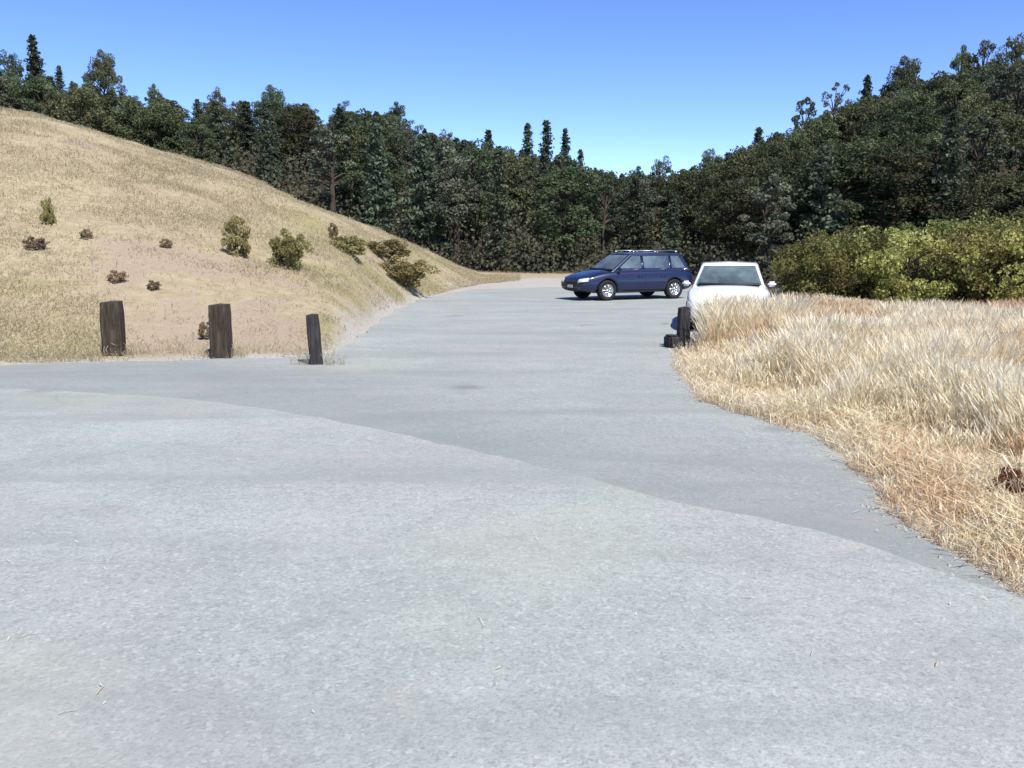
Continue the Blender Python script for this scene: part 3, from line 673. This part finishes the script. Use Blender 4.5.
# ------------------------------------------------------------------ timber posts
def post(name, label, x, y, w, d, h, rz, mat, lean=(0, 0), group=None, seed=0, peak=0.02):
    rg = random.Random(seed); bm = bmesh.new(); nz = 9; rings = []
    prof = [(-1, -0.86), (-0.86, -1), (-0.3, -1), (0.3, -1), (0.86, -1), (1, -0.86), (1, -0.3), (1, 0.3), (1, 0.86), (0.86, 1), (0.3, 1), (-0.3, 1), (-0.86, 1), (-1, 0.86), (-1, 0.3), (-1, -0.3)]
    for i in range(nz):
        t = i / (nz - 1); z = -0.35 + (h + 0.35) * t
        k = 1.0 if i < nz - 1 else 0.93; ring = []
        for (a, b) in prof:
            j = 1 + rg.uniform(-0.025, 0.025)
            ring.append(bm.verts.new((a * w / 2 * k * j + lean[0] * t, b * d / 2 * k * j + lean[1] * t, z + (peak * a * 0.4 + rg.uniform(-0.006, 0.006) if i == nz - 1 else 0) - (0.025 if i == nz - 2 else 0) * 0)))
        rings.append(ring)
    n = len(prof)
    for i in range(nz - 1):
        for j in range(n): bm.faces.new((rings[i][j], rings[i][(j + 1) % n], rings[i + 1][(j + 1) % n], rings[i + 1][j]))
    c = bm.verts.new((lean[0], lean[1], h + peak))
    for j in range(n): bm.faces.new((rings[-1][j], rings[-1][(j + 1) % n], c))
    bm.faces.new(list(reversed(rings[0]))); bmesh.ops.recalc_face_normals(bm, faces=bm.faces)
    me = bpy.data.meshes.new(name); bm.to_mesh(me); bm.free()
    o = link_mesh(name, me, mat); o.location = (x, y, tz(x, y)); o.rotation_euler = (0, 0, rz)
    return tag(o, label, 'post', group)
PG = 'short timber posts along the paved edge'
x, y = gp(115, 357); post('timber_post', 'thick square brown timber post at the foot of the bare hill, farthest from the cars', x, y, 0.30, 0.28, 0.84, 0.12, M['post'], group=PG, seed=1)
x, y = gp(222, 357); post('timber_post', 'thick square brown timber post in the middle, with a weed tuft at its side', x, y, 0.275, 0.27, 0.84, -0.1, M['post'], group=PG, seed=2)
x, y = gp(318, 364); post('timber_post', 'thin dark leaning post at the corner where the paving narrows', x, y, 0.19, 0.18, 0.76, 0.2, M['post_dark'], (-0.06, 0.03), PG, 3)
x, y = gp(685, 347); post('timber_post', 'slim blackened post at the tip of the tall grass in front of the white car', x - 0.04, y, 0.19, 0.18, 0.71, 0.1, M['post_dark'], (0.01, 0), PG, 4)
# the dark block at its foot
def block():
    x, y = gp(674, 347); bm = bmesh.new(); bmesh.ops.create_cube(bm, size=1)
    bmesh.ops.scale(bm, verts=bm.verts, vec=(0.27, 0.30, 0.22)); bmesh.ops.bevel(bm, geom=bm.edges[:], offset=0.035, segments=3, affect='EDGES')
    bmesh.ops.subdivide_edges(bm, edges=bm.edges[:], cuts=1, use_grid_fill=True)
    rg = random.Random(3)
    for v in bm.verts: v.co += Vector((rg.uniform(-1, 1), rg.uniform(-1, 1), rg.uniform(-1, 1))) * 0.008; v.co.z += 0.10
    me = bpy.data.meshes.new('timber_block'); bm.to_mesh(me); bm.free()
    o = link_mesh('timber_block', me, M['post_dark']); o.location = (x - 0.01, y - 0.01, max(0, tz(x, y))); o.rotation_euler = (0, 0, 0.25)
    tag(o, 'low dark block lying on the paving at the foot of the slim black post', 'block')
block()

# ------------------------------------------------------------------ cars
def finish(bm, name):
    bmesh.ops.recalc_face_normals(bm, faces=bm.faces); me = bpy.data.meshes.new(name); bm.to_mesh(me); bm.free()
    for p in me.polygons: p.use_smooth = True
    return me
def bake(o):
    bpy.context.view_layer.update(); dg = bpy.context.evaluated_depsgraph_get()
    me = bpy.data.meshes.new_from_object(o.evaluated_get(dg)); o.modifiers.clear(); o.data = me
    return me
def lathe(prof, seg=28):
    """profile of (radius, y) turned about the y axis"""
    bm = bmesh.new(); rings = []
    for (r, y) in prof:
        rings.append([bm.verts.new((r * math.cos(2 * math.pi * k / seg), y, r * math.sin(2 * math.pi * k / seg))) for k in range(seg)])
    for a, b in zip(rings[:-1], rings[1:]):
        for k in range(seg): bm.faces.new((a[k], a[(k + 1) % seg], b[(k + 1) % seg], b[k]))
    return bm
def boxm(bm, c, s, bev=0.0):
    r = bmesh.ops.create_cube(bm, size=1); vs_ = r['verts']
    for v in vs_: v.co = Vector((v.co.x * s[0] + c[0], v.co.y * s[1] + c[1], v.co.z * s[2] + c[2]))
    if bev: bmesh.ops.bevel(bm, geom=list({e for v in vs_ for e in v.link_edges}), offset=bev, segments=2, affect='EDGES')

def car(label, loc, rz, paint, wagon, L, W, H, group):
    root = thing('parked_car', label, 'car', loc, rz, group)
    w = W / 2; e = L / 2; belt = 0.93 if wagon else 0.90
    # --- lower body: cross sections from tail to nose
    st = [(-e, .80, .40, .70, .78), (-e + .05, .90, .32, .80, .86), (-e + .30, .97, .25, belt - .06, belt + (.02 if wagon else .0)), (-1.35, 1, .22, belt - .04, belt + .02),
          (-.5, 1, .21, belt - .05, belt + .02), (.5, 1, .21, belt - .07, belt + .02), (1.0, 1, .21, belt - .09, belt + .03), (1.35, .99, .22, belt - .12, belt - .0),
          (e - .45, .95, .23, belt - .19, belt - .09), (e - .12, .88, .27, belt - .26, belt - .18), (e - .02, .78, .32, belt - .34, belt - .27), (e, .70, .36, belt - .40, belt - .34)]
    bm = bmesh.new(); rings = []
    for (x, k, zb, zs, zt) in st:
        y = w * k
        half = [(0.70 * y, zb), (0.95 * y, zb + .05), (0.995 * y, zb + .18), (y, (zb + zs) / 2 + .06), (0.975 * y, zs), (0.90 * y, zs + (zt - zs) * .6), (0.62 * y, zt), (0.25 * y, zt + .012)]
        pts = [(-a, b) for a, b in half] + [(a, b) for a, b in reversed(half)]
        rings.append([bm.verts.new((x, a, b)) for a, b in pts])
    n = len(rings[0])
    for a, b in zip(rings[:-1], rings[1:]):
        for j in range(n): bm.faces.new((a[j], a[(j + 1) % n], b[(j + 1) % n], b[j]))
    for ring in (rings[0], rings[-1]):
        for j in range(n // 2 - 1): bm.faces.new((ring[j], ring[j + 1], ring[n - 2 - j], ring[n - 1 - j]))
    body = link_mesh('body', finish(bm, 'body'), paint, root)
    sub = body.modifiers.new('s', 'SUBSURF'); sub.levels = 2; sub.render_levels = 2
    xs = (e - .88, -e + .82); wr = 0.325
    cut = []
    for x in xs:
        for s in (-1, 1):
            bmc = lathe([(0.001, 0), (0.385, 0), (0.385, 0.34), (0.001, 0.34)], 32); co = link_mesh('cutter', finish(bmc, 'cutter'), paint)
            co.location = (x, s * (w - .30) + (0 if s > 0 else -0.34), wr); co.parent = root; cut.append(co)
            m = body.modifiers.new('b', 'BOOLEAN'); m.operation = 'DIFFERENCE'; m.object = co; m.solver = 'EXACT'
    bake(body)
    for co in cut:
        me_ = co.data; bpy.data.objects.remove(co); bpy.data.meshes.remove(me_)
    bmt = bmesh.new(); bmt.from_mesh(body.data); bvh = BVHTree.FromBMesh(bmt)
    # --- cabin
    wb, wt = w * .885, w * .70; zb = belt - .05; zt = H - .035
    if wagon: xrb, xrt, xwt, xwb = -e + .12, -e + .42, .28, 1.12
    else: xrb, xrt, xwt, xwb = -1.72, -1.0, .18, 1.02
    xm = (xrt + xwt) / 2
    bm = bmesh.new()
    top = [(xrt, wt * .97, zt - .02), (xm, wt * 1.01, zt + .005), (xwt, wt * .97, zt - .015)]
    B = {}
    for s in (-1, 1):
        B[s] = [bm.verts.new((x, s * wb, zb)) for x in (xrb, xrt, xm, xwt, xwb)] + [bm.verts.new((x, s * y, z)) for x, y, z in top]
    Cn = [bm.verts.new((x, 0, z + .03)) for x, y, z in top]
    for s in (-1, 1):
        b = B[s]
        for f in ((0, 1, 5), (1, 2, 6, 5), (2, 3, 7, 6), (3, 4, 7)): bm.faces.new([b[i] for i in f])
        for i in (0, 1): bm.faces.new((b[5 + i], b[6 + i], Cn[i + 1], Cn[i]))
    cr = bm.verts.new((xrb - .03, 0, zb)); cw = bm.verts.new((xwb + .05, 0, zb))
    for s in (-1, 1):
        bm.faces.new((B[s][0], B[s][5], Cn[0], cr)); bm.faces.new((B[s][4], B[s][7], Cn[2], cw))
    bm.faces.new([B[-1][0], B[-1][1], B[-1][2], B[-1][3], B[-1][4], cw] + [B[1][i] for i in (4, 3, 2, 1, 0)] + [cr])
    cab = link_mesh('cabin', finish(bm, 'cabin'), paint, root)
    bv = cab.modifiers.new('b', 'BEVEL'); bv.width = .05; bv.segments = 4; bv.limit_method = 'ANGLE'; bv.angle_limit = R(22)
    bake(cab)
    bmt2 = bmesh.new(); bmt2.from_mesh(cab.data); bvc = BVHTree.FromBMesh(bmt2)
    # --- things that lie on the skin: cast a grid of points onto it
    def patch(name, tree_, frm, grid, mat, off=.006, th=.012, parent=root):
        """grid: rows of points outside the skin; frm: direction to cast"""
        frm = Vector(frm).normalized(); bm = bmesh.new(); rows = []
        for row in grid:
            r_ = []
            for p in row:
                hpt, nr, _, _ = tree_.ray_cast(Vector(p), frm)
                if hpt is None: hpt = Vector(p) + frm * 1.0
                r_.append((hpt - frm * off, hpt + frm * th))
            rows.append(r_)
        fr = [[bm.verts.new(a) for a, b in r_] for r_ in rows]; bk = [[bm.verts.new(b) for a, b in r_] for r_ in rows]
        ny, nx = len(fr), len(fr[0])
        for j in range(ny - 1):
            for i in range(nx - 1):
                bm.faces.new((fr[j][i], fr[j][i + 1], fr[j + 1][i + 1], fr[j + 1][i])); bm.faces.new((bk[j][i], bk[j + 1][i], bk[j + 1][i + 1], bk[j][i + 1]))
        for j in range(ny - 1):
            for i in (0, nx - 1): bm.faces.new((fr[j][i], fr[j + 1][i], bk[j + 1][i], bk[j][i]))
        for i in range(nx - 1):
            for j in (0, ny - 1): bm.faces.new((fr[j][i], fr[j][i + 1], bk[j][i + 1], bk[j][i]))
        me = finish(bm, name)
        for p in me.polygons: p.use_smooth = False
        return link_mesh(name, me, mat, parent)
    def quad(c00, c10, c11, c01, nx, ny):
        c00, c10, c11, c01 = map(Vector, (c00, c10, c11, c01))
        return [[(c00.lerp(c10, i / (nx - 1))).lerp(c01.lerp(c11, i / (nx - 1)), j / (ny - 1)) for i in range(nx)] for j in range(ny)]
    # windscreen and rear window
    def lerp(a, b, t): return a + (b - a) * t
    holes = []
    def window(name, frm, cs, nx, ny):
        o = patch(name, bvc, frm, quad(*cs, nx, ny), M['glass'])
        f = Vector(frm); c = sum((Vector(p) for p in cs), Vector()) / 4; bm = bmesh.new(); va, vb = [], []
        for p in cs:
            p = Vector(p) + (c - Vector(p)) * 0.03; hpt = bvc.ray_cast(p, f)[0] or p + f
            va.append(bm.verts.new(hpt - f * .15)); vb.append(bm.verts.new(hpt + f * .25))
        bm.faces.new(va); bm.faces.new(vb[::-1])
        for i in range(4): bm.faces.new((va[i], vb[i], vb[(i + 1) % 4], va[(i + 1) % 4]))
        co = link_mesh('cutter', finish(bm, 'cutter'), M['trim'], root); holes.append(co)
    zl, zh = lerp(zb, zt, .16), lerp(zb, zt, .90)
    fx, rx = e + 1, -e - 1
    window('windscreen', (-1, 0, 0), ((fx, -wb * .90, zl), (fx, wb * .90, zl), (fx, wt * .90, zh), (fx, -wt * .90, zh)), 13, 7)
    window('rear_window', (1, 0, 0), ((rx, -wb * .84, lerp(zb, zt, .25)), (rx, wb * .84, lerp(zb, zt, .25)), (rx, wt * .86, lerp(zb, zt, .86)), (rx, -wt * .86, lerp(zb, zt, .86))), 11, 5)
    for s in (-1, 1):
        Y = s * 2.0
        def ws(t): return lerp(xwb, xwt, t) - .16
        def rs(t): return lerp(xrb, xrt, t) + .17
        xb = -.12; tl, th_ = .22, .86
        def zz(t): return lerp(zb, zt, t)
        window('side_window', (0, -s, 0), ((xb + .05, Y, zz(tl)), (ws(tl), Y, zz(tl)), (ws(th_), Y, zz(th_)), (xb + .05, Y, zz(th_))), 6, 4)
        xc = -1.15 if wagon else max(-1.02, rs(tl))
        window('side_window', (0, -s, 0), ((xc, Y, zz(tl)), (xb - .05, Y, zz(tl)), (xb - .05, Y, zz(th_)), (max(xc, rs(th_)), Y, zz(th_))), 6, 4)
        if wagon: window('side_window', (0, -s, 0), ((rs(tl), Y, zz(tl)), (xc - .09, Y, zz(tl)), (xc - .09, Y, zz(th_)), (rs(th_), Y, zz(th_))), 6, 4)
        # doors, a hair proud so that their shut lines read
        for (a, b) in ((-.12, .93), (-1.0, -.14)):
            dr = patch('door', bvh, (0, -s, 0), quad((a + .012, Y, .34), (b - .012, Y, .34), (b - .012, Y, belt - .09), (a + .012, Y, belt - .09), 9, 9), paint, .006, .02)
            bm = bmesh.new(); boxm(bm, (a + .16, s * (w + .015), belt - .17), (.19, .03, .028), .010)
            link_mesh('handle', finish(bm, 'handle'), M['chrome'] if not wagon else paint, dr)
        bm = bmesh.new(); boxm(bm, (.84, s * (w + .02), belt + .06), (.10, .17, .11), .035)
        link_mesh('wing_mirror', finish(bm, 'wing_mirror'), paint, root)
        hz = belt - .33
        patch('headlight', bvh, (-1, -s * .25, 0), quad((fx, s * (w * .47 + .3), hz - .03), (fx, s * (w * .88 + .3), hz + .02), (fx, s * (w * .86 + .3), hz + .13), (fx, s * (w * .50 + .3), hz + .08), 7, 4), M['lamp'], .01)
        patch('tail_light', bvh, (1, 0, 0), quad((rx, s * w * .55, .66), (rx, s * w * .84, .66), (rx, s * w * .82, .80), (rx, s * w * .55, .78), 5, 4), M['red'], .01)
        patch('sill', bvh, (0, -s, 0), quad((-.9, Y, .25), (.95, Y, .25), (.95, Y, .33), (-.9, Y, .33), 8, 3), M['trim'], .008)
        if wagon:
            bm = bmesh.new(); boxm(bm, (xm, s * wt * .86, H + .045), (1.75, .035, .03), .012)
            for q in (-.82, 0, .82): boxm(bm, (xm + q, s * wt * .86, H + .01), (.07, .03, .06), .008)
            link_mesh('roof_rail', finish(bm, 'roof_rail'), M['rim'], root)
    patch('bonnet', bvh, (0, 0, -1), quad((1.22, -w * .74, 2), (1.22, w * .74, 2), (e - .22, w * .62, 2), (e - .22, -w * .62, 2), 11, 11), paint, .007, .02)
    patch('grille', bvh, (-1, 0, 0), quad((fx, -w * .42, belt - .44), (fx, w * .42, belt - .44), (fx, w * .44, belt - .33), (fx, -w * .44, belt - .33), 11, 4), M['trim'], .008)
    patch('lower_intake', bvh, (-1, 0, 0), quad((fx, -w * .55, .31), (fx, w * .55, .31), (fx, w * .50, .40), (fx, -w * .50, .40), 11, 3), M['trim'], .008)
    patch('bumper_strip', bvh, (-1, 0, 0), quad((fx, -w * .66, .44), (fx, w * .66, .44), (fx, w * .66, .475), (fx, -w * .66, .475), 13, 2), M['trim'], .012)
    patch('number_plate', bvh, (-1, 0, 0), quad((fx, -.16, .405), (fx, .16, .405), (fx, .16, .495), (fx, -.16, .495), 5, 2), M['plate'], .022)
    # --- the cabin is a shell with openings; seats and dashboard stand inside
    sol = cab.modifiers.new('s', 'SOLIDIFY'); sol.thickness = .03; sol.offset = -1
    for co in holes:
        m = cab.modifiers.new('b', 'BOOLEAN'); m.operation = 'DIFFERENCE'; m.object = co; m.solver = 'EXACT'
    bake(cab)
    for co in holes:
        me_ = co.data; bpy.data.objects.remove(co); bpy.data.meshes.remove(me_)
    bm = bmesh.new(); boxm(bm, (xwb - .22, 0, belt + .05), (.36, wb * 1.7, .06), .025); boxm(bm, (xm, 0, belt + .018), (1.9, wb * 1.72, .02))
    link_mesh('dashboard', finish(bm, 'dashboard'), M['trim'], root)
    for sx in (-.10, -.95):
        for s in (-1, 1):
            bm = bmesh.new(); boxm(bm, (sx, s * w * .42, belt + .09), (.12, .42, .22), .04); boxm(bm, (sx - .01, s * w * .42, belt + .29), (.09, .24, .15), .04)
            link_mesh('seat', finish(bm, 'seat'), M['seat'], root)
    bm = bmesh.new(); boxm(bm, (xwt + .12, 0, lerp(zb, zt, .80)), (.03, .22, .06), .012); link_mesh('rear_view_mirror', finish(bm, 'rear_view_mirror'), M['trim'], root)
    # --- wheels
    for x in xs:
        for s in (-1, 1):
            wh = bpy.data.objects.new('wheel', None); COL.objects.link(wh); wh.parent = root; wh.location = (x, s * (w - .125), wr)
            link_mesh('tyre', finish(lathe([(.21, -.10), (.29, -.105), (.318, -.085), (wr, -.05), (wr, .05), (.318, .085), (.29, .105), (.21, .10), (.21, -.10)], 36), 'tyre'), M['tyre'], wh)
            bm = lathe([(.212, -s * .09), (.212, s * .085), (.198, s * .095), (.185, s * .06), (.03, s * .045)], 30)
            for k in range(7):
                an = 2 * math.pi * k / 7; bm2 = bmesh.new(); boxm(bm2, (.115, s * .068, 0), (.17, .025, .042), .006)
                bmesh.ops.rotate(bm2, verts=bm2.verts, cent=(0, 0, 0), matrix=Matrix.Rotation(an, 3, 'Y'))
                tmp = bpy.data.meshes.new('t'); bm2.to_mesh(tmp); bm2.free(); bm.from_mesh(tmp); bpy.data.meshes.remove(tmp)
            boxm(bm, (0, s * .075, 0), (.09, .02, .09), .008)
            link_mesh('rim', finish(bm, 'rim'), M['rim'], wh)
    bmt.free(); bmt2.free()
    return root
CG = 'parked cars at the end of the lot'
car('dark blue wagon parked broadside at the far end of the paving', (3.80, 29.5, 0.0), R(180 + 25), M['blue_paint'], True, 4.25, 1.78, 1.52, CG)
car('white saloon car facing forward behind the tall dry grass', (4.84, 19.9, -0.03), R(-90 - 14), M['white_paint'], False, 4.5, 1.74, 1.42, CG)
